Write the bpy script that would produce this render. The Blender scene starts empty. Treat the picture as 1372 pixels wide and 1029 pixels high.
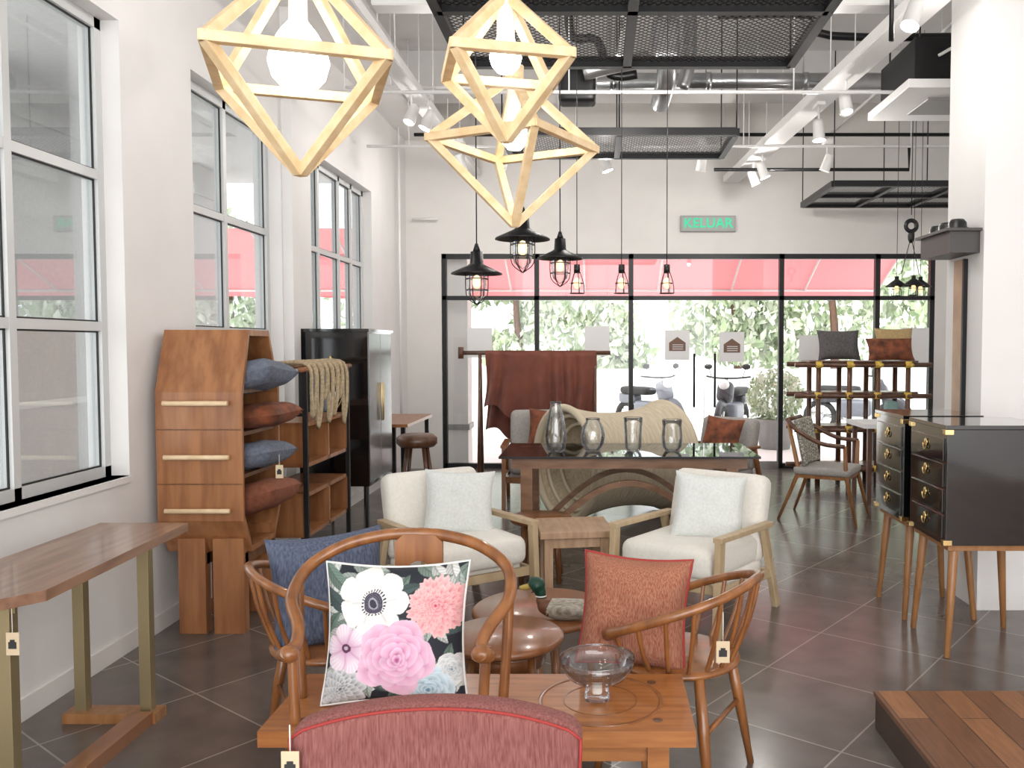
import bpy, math, random
from mathutils import Vector, Matrix, Euler, noise as mnoise
random.seed(7)
C=bpy.context; D=bpy.data
R=math.radians
# ------------------------------------------------------------------ materials
MC={}
def mat(name,col,rough=.5,metal=0,c2=None,scale=4,st=(1,1,1),kind='noise',bump=0,emit=None,es=0,lo=.35,hi=.65,sheen=0,coat=0,detail=4,bs=None):
    if name in MC: return MC[name]
    m=D.materials.new(name); m.use_nodes=True; n=m.node_tree.nodes; l=m.node_tree.links
    b=n['Principled BSDF']; b.inputs['Base Color'].default_value=(*col,1); b.inputs['Roughness'].default_value=rough
    b.inputs['Metallic'].default_value=metal
    if coat: b.inputs['Coat Weight'].default_value=coat; b.inputs['Coat Roughness'].default_value=.08
    if sheen: b.inputs['Sheen Weight'].default_value=sheen
    if emit: b.inputs['Emission Color'].default_value=(*emit,1); b.inputs['Emission Strength'].default_value=es
    if c2 or bump:
        tc=n.new('ShaderNodeTexCoord'); mp=n.new('ShaderNodeMapping'); mp.inputs['Scale'].default_value=st
        l.new(tc.outputs['Object'],mp.inputs['Vector'])
        if kind=='wave':
            t=n.new('ShaderNodeTexWave'); t.inputs['Scale'].default_value=scale; t.inputs['Distortion'].default_value=1.5; t.inputs['Detail'].default_value=2
        elif kind=='voro':
            t=n.new('ShaderNodeTexVoronoi'); t.inputs['Scale'].default_value=scale
        else:
            t=n.new('ShaderNodeTexNoise'); t.inputs['Scale'].default_value=scale; t.inputs['Detail'].default_value=detail
        l.new(mp.outputs[0],t.inputs['Vector'])
        fac=t.outputs[0]
        if c2:
            r=n.new('ShaderNodeValToRGB'); r.color_ramp.elements[0].position=lo; r.color_ramp.elements[1].position=hi
            r.color_ramp.elements[0].color=(*col,1); r.color_ramp.elements[1].color=(*c2,1)
            l.new(fac,r.inputs[0]); l.new(r.outputs[0],b.inputs['Base Color'])
        if bump:
            bp=n.new('ShaderNodeBump'); bp.inputs['Strength'].default_value=bump; bp.inputs['Distance'].default_value=.01
            l.new(fac,bp.inputs['Height']); l.new(bp.outputs[0],b.inputs['Normal'])
    MC[name]=m; return m
def glassmat(name,tint,op=0.0,edge=0.0,k=.75):
    m=D.materials.new(name); m.use_nodes=True; n=m.node_tree.nodes; l=m.node_tree.links; n.clear()
    o=n.new('ShaderNodeOutputMaterial'); mx=n.new('ShaderNodeMixShader'); tr=n.new('ShaderNodeBsdfTransparent'); gl=n.new('ShaderNodeBsdfGlossy')
    tr.inputs[0].default_value=(*tint,1); gl.inputs['Roughness'].default_value=0.0; gl.inputs[0].default_value=(.95,.97,1,1)
    lw=n.new('ShaderNodeLayerWeight'); lw.inputs[0].default_value=.25
    mth=n.new('ShaderNodeMath'); mth.operation='MULTIPLY_ADD'; mth.use_clamp=True
    mth.inputs[1].default_value=k; mth.inputs[2].default_value=op
    l.new(lw.outputs['Fresnel'],mth.inputs[0]); l.new(mth.outputs[0],mx.inputs[0])
    l.new(tr.outputs[0],mx.inputs[1]); l.new(gl.outputs[0],mx.inputs[2]); l.new(mx.outputs[0],o.inputs[0])
    if edge:
        cr=n.new('ShaderNodeValToRGB'); cr.color_ramp.elements[0].color=(*tint,1); cr.color_ramp.elements[1].color=(edge,edge,edge,1)
        cr.color_ramp.elements[0].position=.3
        l.new(lw.outputs['Facing'],cr.inputs[0]); l.new(cr.outputs[0],tr.inputs[0])
    MC[name]=m; return m
def brick(name,c1,c2,mort,bw,bh,ms,rot,rough,off=0,nz=6,st=(1,1,1),bump=.1):
    m=D.materials.new(name); m.use_nodes=True; n=m.node_tree.nodes; l=m.node_tree.links; b=n['Principled BSDF']
    tc=n.new('ShaderNodeTexCoord'); mp=n.new('ShaderNodeMapping'); mp.inputs['Rotation'].default_value=(0,0,rot)
    l.new(tc.outputs['Object'],mp.inputs[0])
    t=n.new('ShaderNodeTexBrick'); t.offset=off; t.inputs['Color1'].default_value=(*c1,1); t.inputs['Color2'].default_value=(*c2,1)
    t.inputs['Mortar'].default_value=(*mort,1); t.inputs['Scale'].default_value=1; t.inputs['Mortar Size'].default_value=ms
    t.inputs['Brick Width'].default_value=bw; t.inputs['Row Height'].default_value=bh; t.inputs['Mortar Smooth'].default_value=.1
    l.new(mp.outputs[0],t.inputs[0])
    mp2=n.new('ShaderNodeMapping'); mp2.inputs['Scale'].default_value=st; l.new(mp.outputs[0],mp2.inputs[0])
    ns=n.new('ShaderNodeTexNoise'); ns.inputs['Scale'].default_value=nz; ns.inputs['Detail'].default_value=6; l.new(mp2.outputs[0],ns.inputs[0])
    mx=n.new('ShaderNodeMix'); mx.data_type='RGBA'; mx.blend_type='OVERLAY'; mx.inputs[0].default_value=.45
    l.new(t.outputs[0],mx.inputs[6]); l.new(ns.outputs[0],mx.inputs[7]); l.new(mx.outputs[2],b.inputs['Base Color'])
    b.inputs['Roughness'].default_value=rough
    bp=n.new('ShaderNodeBump'); bp.inputs['Strength'].default_value=bump; bp.inputs['Distance'].default_value=.004
    l.new(ns.outputs[0],bp.inputs['Height']); l.new(bp.outputs[0],b.inputs['Normal'])
    MC[name]=m; return m
WALL=mat('wall_paint',(.77,.755,.745),.7,c2=(.745,.73,.72),scale=3,bump=.02)
WALLB=mat('back_wall_paint',(.74,.72,.695),.7,c2=(.71,.69,.665),scale=3)
CEIL=mat('ceiling_paint',(.66,.65,.635),.8,c2=(.61,.60,.585),scale=2)
FLOOR=brick('floor_tile',(.112,.092,.082),(.138,.115,.103),(.30,.26,.23),.6,.6,.004,R(38),.20,0,5,(1,1,1),.12)
PLANK=brick('platform_planks',(.32,.145,.062),(.15,.065,.032),(.04,.02,.01),.9,.11,.002,R(90),.32,.4,9,(1,9,1),.05)
WPLAT=mat('platform_edge',(.05,.025,.015),.4)
W_OAK=mat('wood_oak_orange',(.42,.165,.045),.3,c2=(.29,.10,.026),scale=5,st=(1,9,9),coat=.3)
W_CH=mat('wood_chair',(.31,.12,.036),.28,c2=(.19,.068,.02),scale=6,st=(4,4,1),coat=.45)
W_CAB=mat('wood_cabinet',(.37,.16,.062),.38,c2=(.24,.092,.034),scale=3,st=(7,7,.8),coat=.18)
W_CABD=mat('wood_cabinet_dark',(.20,.085,.035),.4,c2=(.12,.05,.02),scale=5,st=(7,7,.8))
W_CON=mat('wood_console',(.32,.18,.115),.28,c2=(.20,.105,.065),scale=4,st=(8,.8,5),coat=.35)
W_PALE=mat('wood_pale',(.78,.60,.40),.45,c2=(.68,.50,.30),scale=6,st=(3,3,3))
W_LAMP=mat('wood_pine',(.76,.59,.37),.5,c2=(.64,.46,.25),scale=14,st=(2,2,2))
W_ASH=mat('wood_ash',(.52,.40,.25),.45,c2=(.44,.32,.19),scale=6,st=(3,3,1))
W_SIDE=mat('wood_side',(.48,.32,.20),.4,c2=(.36,.22,.13),scale=5,st=(6,1,1))
W_TBL=mat('wood_table_base',(.28,.15,.085),.4,c2=(.19,.095,.05),scale=5,st=(1,5,5))
W_DK=mat('wood_walnut',(.13,.055,.028),.35,c2=(.08,.035,.018),scale=6,st=(3,3,1),coat=.2)
W_TEAK=mat('wood_teak_leg',(.36,.175,.07),.35,c2=(.26,.115,.04),scale=6,st=(5,5,1))
W_RT=mat('wood_round_table',(.28,.11,.042),.28,c2=(.20,.075,.028),scale=4,st=(6,1,1),coat=.35)
BLK=mat('black_metal',(.012,.012,.013),.4,.3)
LACQ=mat('black_lacquer',(.005,.005,.006),.06,coat=.9)
BRASS=mat('brass',(.75,.55,.25),.25,1)
BRASSD=mat('aged_brass',(.40,.33,.19),.36,.75)
SIL=mat('galvanised_steel',(.50,.51,.52),.3,.9,c2=(.38,.39,.40),scale=9)
WHT=mat('white_metal',(.78,.77,.76),.4)
ALU=mat('window_frame_alu',(.60,.61,.61),.4,.1)
CREAM=mat('fabric_cream',(.80,.77,.71),.85,c2=(.75,.72,.66),scale=60,bump=.2,sheen=.2)
LINEN=mat('fabric_linen',(.72,.74,.72),.9,c2=(.64,.67,.65),scale=70,bump=.25,sheen=.2)
GREYF=mat('fabric_grey',(.40,.38,.36),.9,c2=(.33,.31,.29),scale=60,bump=.2)
CHARC=mat('fabric_charcoal',(.07,.065,.07),.9,c2=(.12,.11,.11),scale=60,bump=.2)
BLUE=mat('fabric_denim_blue',(.055,.07,.12),.9,c2=(.125,.15,.22),scale=50,st=(3,3,.6),bump=.3)
BLUEG=mat('fabric_slate',(.11,.13,.18),.9,c2=(.17,.19,.24),scale=50,bump=.3)
ORNG=mat('fabric_terracotta',(.25,.068,.036),.9,c2=(.40,.19,.12),scale=110,st=(3,3,.3),bump=.15)
ORNG2=mat('fabric_rust_floral',(.26,.075,.03),.8,c2=(.09,.03,.015),scale=14,bump=.2)
RUSTP=mat('fabric_rust',(.25,.085,.045),.85,c2=(.19,.06,.03),scale=40,bump=.2)
REDP=mat('piping_red',(.33,.03,.025),.7)
MARO=mat('fabric_maroon',(.165,.045,.042),.9,c2=(.30,.125,.11),scale=80,st=(4,4,.22),bump=.18,lo=.3,hi=.75)
DRAPE=mat('drape_maroon',(.13,.030,.015),.7,c2=(.19,.048,.024),scale=6,sheen=.3)
MUST=mat('fabric_mustard',(.50,.36,.18),.9,c2=(.42,.3,.14),scale=40)
PATT=mat('fabric_pattern',(.58,.55,.46),.9,c2=(.20,.20,.17),scale=60,kind='voro',lo=.3,hi=.6)
ROPE=mat('rope',(.50,.40,.26),.9,c2=(.34,.26,.16),scale=60)
YEL=mat('rope_yellow',(.62,.42,.08),.8)
WICK=mat('wicker',(.64,.56,.42),.75,c2=(.50,.42,.30),scale=7,st=(22,1.5,1.5),bump=.5)
WICK2=mat('wicker_end',(.52,.44,.31),.75,c2=(.40,.33,.22),scale=40,bump=.5)
WICKD=mat('wicker_rim',(.60,.52,.38),.7)
TAG=mat('tag_kraft',(.62,.50,.34),.9); TAGW=mat('tag_white',(.8,.78,.72),.9); INK=mat('ink',(.03,.03,.03),.8)
AWN=mat('awning_red',(.75,.22,.23),.7,emit=(.85,.30,.32),es=.5)  # emission lightens the cloth, standing in for daylight coming through it
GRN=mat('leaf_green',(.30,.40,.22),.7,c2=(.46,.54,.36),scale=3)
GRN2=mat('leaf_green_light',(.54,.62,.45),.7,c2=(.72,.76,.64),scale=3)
GRND=mat('ground_concrete',(.80,.79,.77),.9,c2=(.72,.71,.69),scale=1)
CONC=mat('concrete_grey',(.68,.68,.68),.9,c2=(.61,.61,.61),scale=40,bump=.4)
PAPER=mat('paper',(.80,.80,.80),.8); BROWN=mat('logo_brown',(.20,.12,.09),.8)
SGN=mat('sign_grey',(.30,.30,.29),.5); SGNG=mat('sign_green',(.0,.55,.28),.5,emit=(0,.8,.4),es=.25)
BULB=mat('bulb_warm',(1,.95,.85),.4,emit=(1,.95,.82),es=14)
BULBS=mat('bulb_small',(1,.95,.85),.4,emit=(1,.93,.8),es=8)
FIL=mat('bulb_filament',(.95,.8,.5),.4,emit=(1,.7,.35),es=1.2)
RUB=mat('rubber',(.02,.02,.02),.7); CHR=mat('chrome',(.6,.6,.6),.2,1); BIKER=mat('bike_body',(.16,.17,.20),.3)
DUCKG=mat('duck_green',(.008,.05,.03),.35); DUCKB=mat('duck_body',(.50,.47,.40),.5,c2=(.26,.22,.17),scale=40,st=(1,4,1)); DUCKC=mat('duck_chest',(.15,.06,.03),.5); DUCKY=mat('duck_bill',(.45,.32,.08),.5)
GWIN=glassmat('window_glass_tint',(.90,.92,.92),op=.02,k=.3)
GSF=glassmat('storefront_glass',(.97,.98,.98),op=.015,k=.5)
GVAS=glassmat('vase_glass',(.98,.985,.985),op=.06,edge=.68)
GTOP=glassmat('table_glass',(.30,.34,.33),op=.12)
def mesh_mat():
    m=D.materials.new('steel_mesh'); m.use_nodes=True; n=m.node_tree.nodes; l=m.node_tree.links
    b=n['Principled BSDF']; b.inputs['Base Color'].default_value=(.03,.03,.03,1); b.inputs['Roughness'].default_value=.5
    tc=n.new('ShaderNodeTexCoord'); mp=n.new('ShaderNodeMapping'); mp.inputs['Rotation'].default_value=(0,0,R(45))
    l.new(tc.outputs['Object'],mp.inputs[0])
    t=n.new('ShaderNodeTexBrick'); t.offset=0; t.inputs['Scale'].default_value=1; t.inputs['Brick Width'].default_value=.03; t.inputs['Row Height'].default_value=.03; t.inputs['Mortar Size'].default_value=.0055; t.inputs['Mortar Smooth'].default_value=0
    l.new(mp.outputs[0],t.inputs[0]); l.new(t.outputs['Fac'],b.inputs['Alpha'])
    return m
MESH=mesh_mat()
def vcol_mat():
    m=D.materials.new('fabric_floral_print'); m.use_nodes=True; n=m.node_tree.nodes; l=m.node_tree.links
    a=n.new('ShaderNodeAttribute'); a.attribute_name='Col'; b=n['Principled BSDF']; b.inputs['Roughness'].default_value=.7
    l.new(a.outputs['Color'],b.inputs['Base Color']); return m
FLOR=vcol_mat()
# ------------------------------------------------------------------ builder
def cat(pts,k=6,closed=False):
    P=[Vector(p) for p in pts]; n=len(P); out=[]
    rng=n if closed else n-1
    for i in range(rng):
        if closed: a,b,c,d=P[(i-1)%n],P[i],P[(i+1)%n],P[(i+2)%n]
        else: a,b,c,d=P[max(i-1,0)],P[i],P[i+1],P[min(i+2,n-1)]
        for j in range(k):
            t=j/k; out.append(.5*((2*b)+(c-a)*t+(2*a-5*b+4*c-d)*t*t+(3*b-a-3*c+d)*t**3))
    if not closed: out.append(P[-1])
    return out
class B:
    def __init__(s,name): s.name=name; s.V=[]; s.F=[]; s.M=[]; s.S=[]; s.mats=[]; s.col=None
    def mi(s,m):
        if m not in s.mats: s.mats.append(m)
        return s.mats.index(m)
    def add(s,vs,fs,m,smooth=False,xf=None):
        o=len(s.V); k=s.mi(m)
        for v in vs:
            v=Vector(v); s.V.append(xf@v if xf else v)
        for f in fs: s.F.append([i+o for i in f]); s.M.append(k); s.S.append(smooth)
    def box(s,c,sz,m,rot=None,tp=1):
        x,y,z=[a/2 for a in sz]; vs=[]
        for k,q in ((-z,tp),(z,1)):
            vs+=[(-x*q,-y*q,k),(x*q,-y*q,k),(x*q,y*q,k),(-x*q,y*q,k)]
        M=Matrix.Translation(c)
        if rot: M=M@Euler(rot).to_matrix().to_4x4()
        s.add(vs,[(3,2,1,0),(4,5,6,7),(0,1,5,4),(1,2,6,5),(2,3,7,6),(3,0,4,7)],m,False,M)
    def bx(s,x0,x1,y0,y1,z0,z1,m): s.box(((x0+x1)/2,(y0+y1)/2,(z0+z1)/2),(x1-x0,y1-y0,z1-z0),m)
    def beam(s,a,b,w,h,m,up=(0,0,1)):
        a=Vector(a); b=Vector(b); d=(b-a); L=d.length; d.normalize(); u=Vector(up)
        if abs(d.dot(u))>.98: u=Vector((0,1,0))
        x=d.cross(u).normalized(); y=x.cross(d).normalized()
        M=Matrix((x,y,d)).transposed().to_4x4(); M.translation=(a+b)/2
        q=[(-w/2,-h/2),(w/2,-h/2),(w/2,h/2),(-w/2,h/2)]
        vs=[(p[0],p[1],-L/2) for p in q]+[(p[0],p[1],L/2) for p in q]
        s.add(vs,[(3,2,1,0),(4,5,6,7),(0,1,5,4),(1,2,6,5),(2,3,7,6),(3,0,4,7)],m,False,M)
    def tube(s,pts,r,m,n=10,closed=False,sq=1):
        P=[Vector(p) for p in pts]; N=len(P); rr=r if isinstance(r,(list,tuple)) else [r]*N
        T=[]
        for i in range(N):
            a=P[(i-1)%N] if closed else P[max(i-1,0)]; b=P[(i+1)%N] if closed else P[min(i+1,N-1)]
            t=(b-a); T.append(t.normalized() if t.length>1e-9 else Vector((0,0,1)))
        u=Vector((0,0,1)) if abs(T[0].z)<.9 else Vector((1,0,0))
        x=(u-T[0]*u.dot(T[0])).normalized(); vs=[]
        for i in range(N):
            x=(x-T[i]*x.dot(T[i])).normalized(); y=T[i].cross(x)
            for j in range(n):
                a=2*math.pi*j/n; vs.append(P[i]+x*math.cos(a)*rr[i]*sq+y*math.sin(a)*rr[i])
        fs=[]
        for i in range(N if closed else N-1):
            for j in range(n):
                i2=(i+1)%N; fs.append((i*n+j,i*n+(j+1)%n,i2*n+(j+1)%n,i2*n+j))
        if not closed: fs.append(tuple(reversed(range(n)))); fs.append(tuple(range((N-1)*n,N*n)))
        s.add(vs,fs,m,True)
    def cyl(s,a,b,r0,m,r1=None,n=14):
        s.tube([a,b],[r0,r0 if r1 is None else r1],m,n)
    def lathe(s,prof,m,c=(0,0,0),n=32,rot=None,fn=None):
        vs=[];fs=[];k=len(prof)
        for (r,z) in prof:
            for j in range(n):
                a=2*math.pi*j/n; vs.append((r*math.cos(a),r*math.sin(a),z))
        for i in range(k-1):
            for j in range(n): fs.append((i*n+j,i*n+(j+1)%n,(i+1)*n+(j+1)%n,(i+1)*n+j))
        M=Matrix.Translation(c)
        if rot: M=M@Euler(rot).to_matrix().to_4x4()
        s.add(vs,fs,m,True,M)
    def ball(s,c,r,m,n=16,rot=None):
        if not isinstance(r,(tuple,list)): r=(r,r,r)
        k=n//2; vs=[];fs=[]
        for i in range(k+1):
            p=math.pi*i/k
            for j in range(n):
                a=2*math.pi*j/n; vs.append((r[0]*math.sin(p)*math.cos(a),r[1]*math.sin(p)*math.sin(a),-r[2]*math.cos(p)))
        for i in range(k):
            for j in range(n): fs.append((i*n+j,i*n+(j+1)%n,(i+1)*n+(j+1)%n,(i+1)*n+j))
        M=Matrix.Translation(c)
        if rot: M=M@Euler(rot).to_matrix().to_4x4()
        s.add(vs,fs,m,True,M)
    def rbox(s,c,sz,r,m,rot=None,fn=None,n=10):
        h=[a/2 for a in sz]; M=Matrix.Translation(c)
        if rot: M=M@Euler(rot).to_matrix().to_4x4()
        for ax in range(3):
            for sg in (-1,1):
                vs=[];fs=[]; a1,a2=(ax+1)%3,(ax+2)%3
                for i in range(n+1):
                    for j in range(n+1):
                        p=[0,0,0]; p[ax]=sg*h[ax]
                        e=lambda t:(math.sin((t-.5)*math.pi)*.5+.5)
                        p[a1]=-h[a1]+2*h[a1]*e(i/n); p[a2]=-h[a2]+2*h[a2]*e(j/n)
                        q=Vector([max(-h[k]+r,min(h[k]-r,p[k])) for k in range(3)]); d=Vector(p)-q
                        if d.length>1e-9: q=q+d.normalized()*r
                        if fn: q=Vector(fn(q))
                        vs.append(q)
                for i in range(n):
                    for j in range(n):
                        f=[i*(n+1)+j,(i+1)*(n+1)+j,(i+1)*(n+1)+j+1,i*(n+1)+j+1]
                        fs.append(f if sg>0 else f[::-1])
                s.add(vs,fs,m,True,M)
    def pillow(s,c,w,h,t,m,rot=(0,0,0),pipe=None,N=28,cf=None,mback=None):
        M=Matrix.Translation(c)@Euler(rot).to_matrix().to_4x4()
        def pos(u,v,sg):
            x=w/2*u*(1-.09*(1-v*v)); z=h/2*v*(1-.09*(1-u*u))
            th=t/2*math.pow(max(0,(1-u**4)*(1-v**4)),.55)
            wr=.006*math.sin(7*u+3*v)*math.sin(5*v-2*u)*(1-u*u)*(1-v*v)
            return Vector((x,-sg*(th+wr*min(1,t*8)),z))
        for sg in (1,-1):
            vs=[pos(-1+2*i/N,-1+2*j/N,sg) for i in range(N+1) for j in range(N+1)]; fs=[]
            for i in range(N):
                for j in range(N):
                    f=[i*(N+1)+j,(i+1)*(N+1)+j,(i+1)*(N+1)+j+1,i*(N+1)+j+1]; fs.append(f if sg>0 else f[::-1])
            if cf:
                if s.col is None: s.col={}
                o=len(s.V)
                for i in range(N+1):
                    for j in range(N+1): s.col[o+i*(N+1)+j]=cf(-1+2*i/N,-1+2*j/N) if sg>0 else (.8,.8,.8)
            s.add(vs,fs,m,True,M)
        if pipe:
            L=[]; K=12
            for i in range(K): L.append(pos(-1+2*i/K,-1,1))
            for i in range(K): L.append(pos(1,-1+2*i/K,1))
            for i in range(K): L.append(pos(1-2*i/K,1,1))
            for i in range(K): L.append(pos(-1,1-2*i/K,1))
            s.tube([M@p for p in L],.005,pipe,6,True)
    def tag(s,p,w=.035,h=.06,rz=0,st=.07):
        p=Vector(p); s.cyl(p+Vector((0,0,st)),p+Vector((0,0,h/2)),.0012,TAGW,n=5)
        s.box(p,(w,.002,h),TAG,(0,0,rz)); 
        M=Euler((0,0,rz)).to_matrix(); q=p+M@Vector((0,-.002,-.004))
        s.box(q,(w*.6,.002,h*.3),INK,(0,0,rz)); s.box(q+Vector((0,0,h*.2)),(w*.35,.002,h*.1),INK,(0,0,rz))
    def done(s,loc=(0,0,0),rz=0,bev=0,sub=0,parent=None):
        me=D.meshes.new(s.name); me.from_pydata([tuple(v) for v in s.V],[],s.F)
        for m in s.mats: me.materials.append(m)
        for i,p in enumerate(me.polygons): p.material_index=s.M[i]; p.use_smooth=s.S[i]
        if s.col:
            a=me.color_attributes.new('Col','FLOAT_COLOR','POINT')
            for i in range(len(me.vertices)):
                c=s.col.get(i,(1,1,1)); a.data[i].color=(*c,1)
        me.update(); o=D.objects.new(s.name,me); C.collection.objects.link(o); o.location=loc; o.rotation_euler=(0,0,rz)
        if bev:
            b=o.modifiers.new('bev','BEVEL'); b.width=bev; b.segments=2; b.limit_method='ANGLE'; b.angle_limit=R(50)
        if parent: o.parent=parent
        return o
def light(name,typ,loc,e,col=(1,1,1),parent=None,**k):
    l=D.lights.new(name,typ); l.energy=e; l.color=col
    for a,b in k.items(): setattr(l,a,b)
    o=D.objects.new(name,l); C.collection.objects.link(o); o.location=loc
    if parent: o.parent=parent
    return o
# ------------------------------------------------------------------ room
XL=-2.3; XR=4.6; YB=10.4; YF=-3.5; ZC=4.4
b=B('floor'); b.bx(-2.5,XR+.1,YF,YB+.12,-.1,0,FLOOR); b.done()
b=B('ceiling'); b.bx(-2.5,XR+.1,YF,YB+.15,ZC,ZC+.1,CEIL); b.done()
wins=[(2.0,4.2,[2.9,3.52]),(4.93,6.3,[5.57]),(6.95,8.82,[7.42,8.0,8.4])]
ZS,ZT=.86,3.06
b=B('wall_left'); y=YF
for (a,c,_) in wins:
    b.bx(-2.5,XL,y,a,0,ZC,WALL); b.bx(-2.5,XL,a,c,0,ZS,WALL); b.bx(-2.5,XL,a,c,ZT,ZC,WALL); y=c
b.bx(-2.5,XL,y,YB,0,ZC,WALL); b.done()
for i,(a,c,mu) in enumerate(wins):
    b=B('window_%d'%(i+1)); x=-2.42; w=.05
    b.bx(x-.03,x+.03,a,a+w,ZS,ZT,ALU); b.bx(x-.03,x+.03,c-w,c,ZS,ZT,ALU); b.bx(x-.03,x+.03,a,c,ZS,ZS+w,ALU); b.bx(x-.03,x+.03,a,c,ZT-w,ZT,ALU)
    for m_ in mu: b.bx(x-.03,x+.03,m_-.022,m_+.022,ZS,ZT,ALU)
    for z in (1.59,2.315): b.bx(x-.028,x+.028,a,c,z-.022,z+.022,ALU)
    b.bx(x-.035,XL+.015,a,c,ZS-.03,ZS,WHT)
    b.bx(x-.004,x+.004,a,c,ZS,ZT,GWIN); 
    ed=[a+.0]+mu+[c]
    for k in range(len(ed)-1):
        for z0_,z1_ in ((ZS+.05,1.568),(1.612,2.293),(2.337,ZT-.05)):
            y0_,y1_=ed[k]+(.05 if k==0 else .022),ed[k+1]-(.05 if k==len(ed)-2 else .022)
            b.bx(x+.005,x+.012,y0_,y0_+.008,z0_,z1_,BLK); b.bx(x+.005,x+.012,y1_-.008,y1_,z0_,z1_,BLK)
            b.bx(x+.005,x+.012,y0_,y1_,z0_,z0_+.008,BLK); b.bx(x+.005,x+.012,y0_,y1_,z1_-.008,z1_,BLK)
    b.done()
b=B('trim_3'); b.bx(XL,XL+.07,6.33,6.47,0,ZC,WALL); b.done()
b=B('wall_back')
b.bx(-2.5,-1.87,YB,YB+.15,0,ZC,WALLB); b.bx(-1.87,4.07,YB,YB+.15,2.6,ZC,WALLB); b.bx(4.07,XR+.1,YB,YB+.15,0,ZC,WALLB); b.done()
b=B('wall_right'); b.bx(XR,XR+.1,YF,YB,0,ZC,WALL); b.done()
b=B('column_right'); b.bx(2.15,3.0,4.8,5.3,0,ZC,WALL); b.done()
b=B('trim_panel'); b.bx(2.13,2.15,5.02,5.15,.9,2.0,W_SIDE); b.bx(2.125,2.15,5.0,5.02,.9,2.0,BLK); b.done()
b=B('baseboard_left'); b.bx(XL,XL+.012,YF,6.33,0,.09,WALLB); b.bx(XL,XL+.012,6.47,YB,0,.09,WALLB); b.done()
b=B('trim_1'); b.bx(-2.3,XR,8.6,9.0,4.0,4.4,CEIL); b.done()
b=B('trim_2'); b.bx(-2.3,-1.95,YF,YB,3.95,4.4,WALL); b.done()
# storefront
b=B('window_4'); f=.028
xs=[-1.85,-.73,.41,2.23,3.39,4.05]
for x in xs: b.bx(x-f,x+f,YB,YB+.08,0,2.6,BLK)
b.bx(-1.87,4.07,YB,YB+.08,2.54,2.6,BLK); b.bx(-1.87,4.07,YB,YB+.08,2.045,2.095,BLK)
for a,c in ((0,1),(1,2),(3,4),(4,5)): b.bx(xs[a],xs[c],YB,YB+.08,0,.06,BLK)
b.bx(-1.85,4.05,YB+.03,YB+.04,.03,2.57,GSF)
b.done()
b=B('door_1')
b.bx(.44,2.2,YB-.04,YB-.002,0.005,.09,CHR)
for x in (1.17,1.42):
    b.tube([(x,YB-.06,.75),(x,YB-.06,1.4)],.014,BLK,8)
    for z in (.82,1.32): b.tube([(x,YB-.06,z),(x,YB-.002,z)],.008,BLK,6)
b.bx(1.29,1.3,YB-.02,YB-.002,.1,2.04,CHR)
b.done()
def poster(x,z,logo,w=.3,h=.36):
    b=B('poster'); y=YB-.012; b.bx(x-w/2,x+w/2,y,y+.004,z-h/2,z+h/2,PAPER)
    if logo:
        q=[(x-.1,z-.07),(x+.1,z-.07),(x+.1,z+.03),(x,z+.1),(x-.1,z+.03)]
        b.add([(p[0],y-.003,p[1]) for p in q],[(0,1,2,3,4)],BROWN)
        for i in range(3): b.bx(x-.06,x+.07,y-.006,y-.004,z-.05+i*.025,z-.042+i*.025,PAPER)
    b.done()
poster(.97,1.5,1); poster(1.63,1.48,1); poster(0,1.55,0); poster(-1.42,1.53,0); poster(2.6,1.45,0,.32,.34); poster(3.84,1.5,0,.34,.42)
b=B('exit_sign'); b.bx(1.0,1.66,YB-.05,YB,2.86,3.05,SGN); b.bx(1.02,1.64,YB-.055,YB-.05,2.88,3.03,mat('sign_face',(.36,.40,.37),.5))
so=b.done()
tc=D.curves.new('txt','FONT'); tc.body='KELUAR'; tc.size=.16; tc.align_x='CENTER'; tc.align_y='CENTER'; tc.extrude=.003; tc.space_character=1.02; tc.offset=.002
to=D.objects.new('letters',tc); C.collection.objects.link(to); tc.materials.append(SGNG)
dg=C.evaluated_depsgraph_get(); me=D.meshes.new_from_object(to.evaluated_get(dg)); D.objects.remove(to)
to=D.objects.new('letters',me); C.collection.objects.link(to); to.location=(1.33,YB-.06,2.955); to.rotation_euler=(R(90),0,0); to.parent=so
b=B('display_platform'); b.bx(1.09,4.5,-.5,3.3,0,.125,WPLAT); b.bx(1.085,4.5,-.5,3.31,.125,.145,PLANK); b.done()
# ------------------------------------------------------------------ exterior
b=B('ground_exterior'); b.bx(-30,30,YB+.15,60,-.15,-.02,GRND); b.bx(-30,-2.5,-10,YB+.15,-.15,-.02,GRND); b.done()
b=B('boundary_wall'); b.bx(-16,25,18,18.2,-.02,1.0,mat('ext_white',(.85,.85,.84),.8)); b.bx(-16.2,-16,-5,18.2,-.02,1.0,MC['ext_white']); b.done()
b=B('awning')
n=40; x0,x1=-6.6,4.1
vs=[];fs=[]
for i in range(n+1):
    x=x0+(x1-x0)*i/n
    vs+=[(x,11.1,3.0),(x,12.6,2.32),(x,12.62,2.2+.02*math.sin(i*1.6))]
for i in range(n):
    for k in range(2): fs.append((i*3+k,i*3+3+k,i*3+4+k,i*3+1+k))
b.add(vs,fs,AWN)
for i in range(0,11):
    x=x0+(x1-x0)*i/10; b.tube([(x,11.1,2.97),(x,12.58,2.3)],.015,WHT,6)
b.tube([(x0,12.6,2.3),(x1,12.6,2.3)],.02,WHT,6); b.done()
b=B('walkway_canopy'); b.bx(-5.2,-2.52,-2,10.3,3.42,3.55,CONC)
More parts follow.
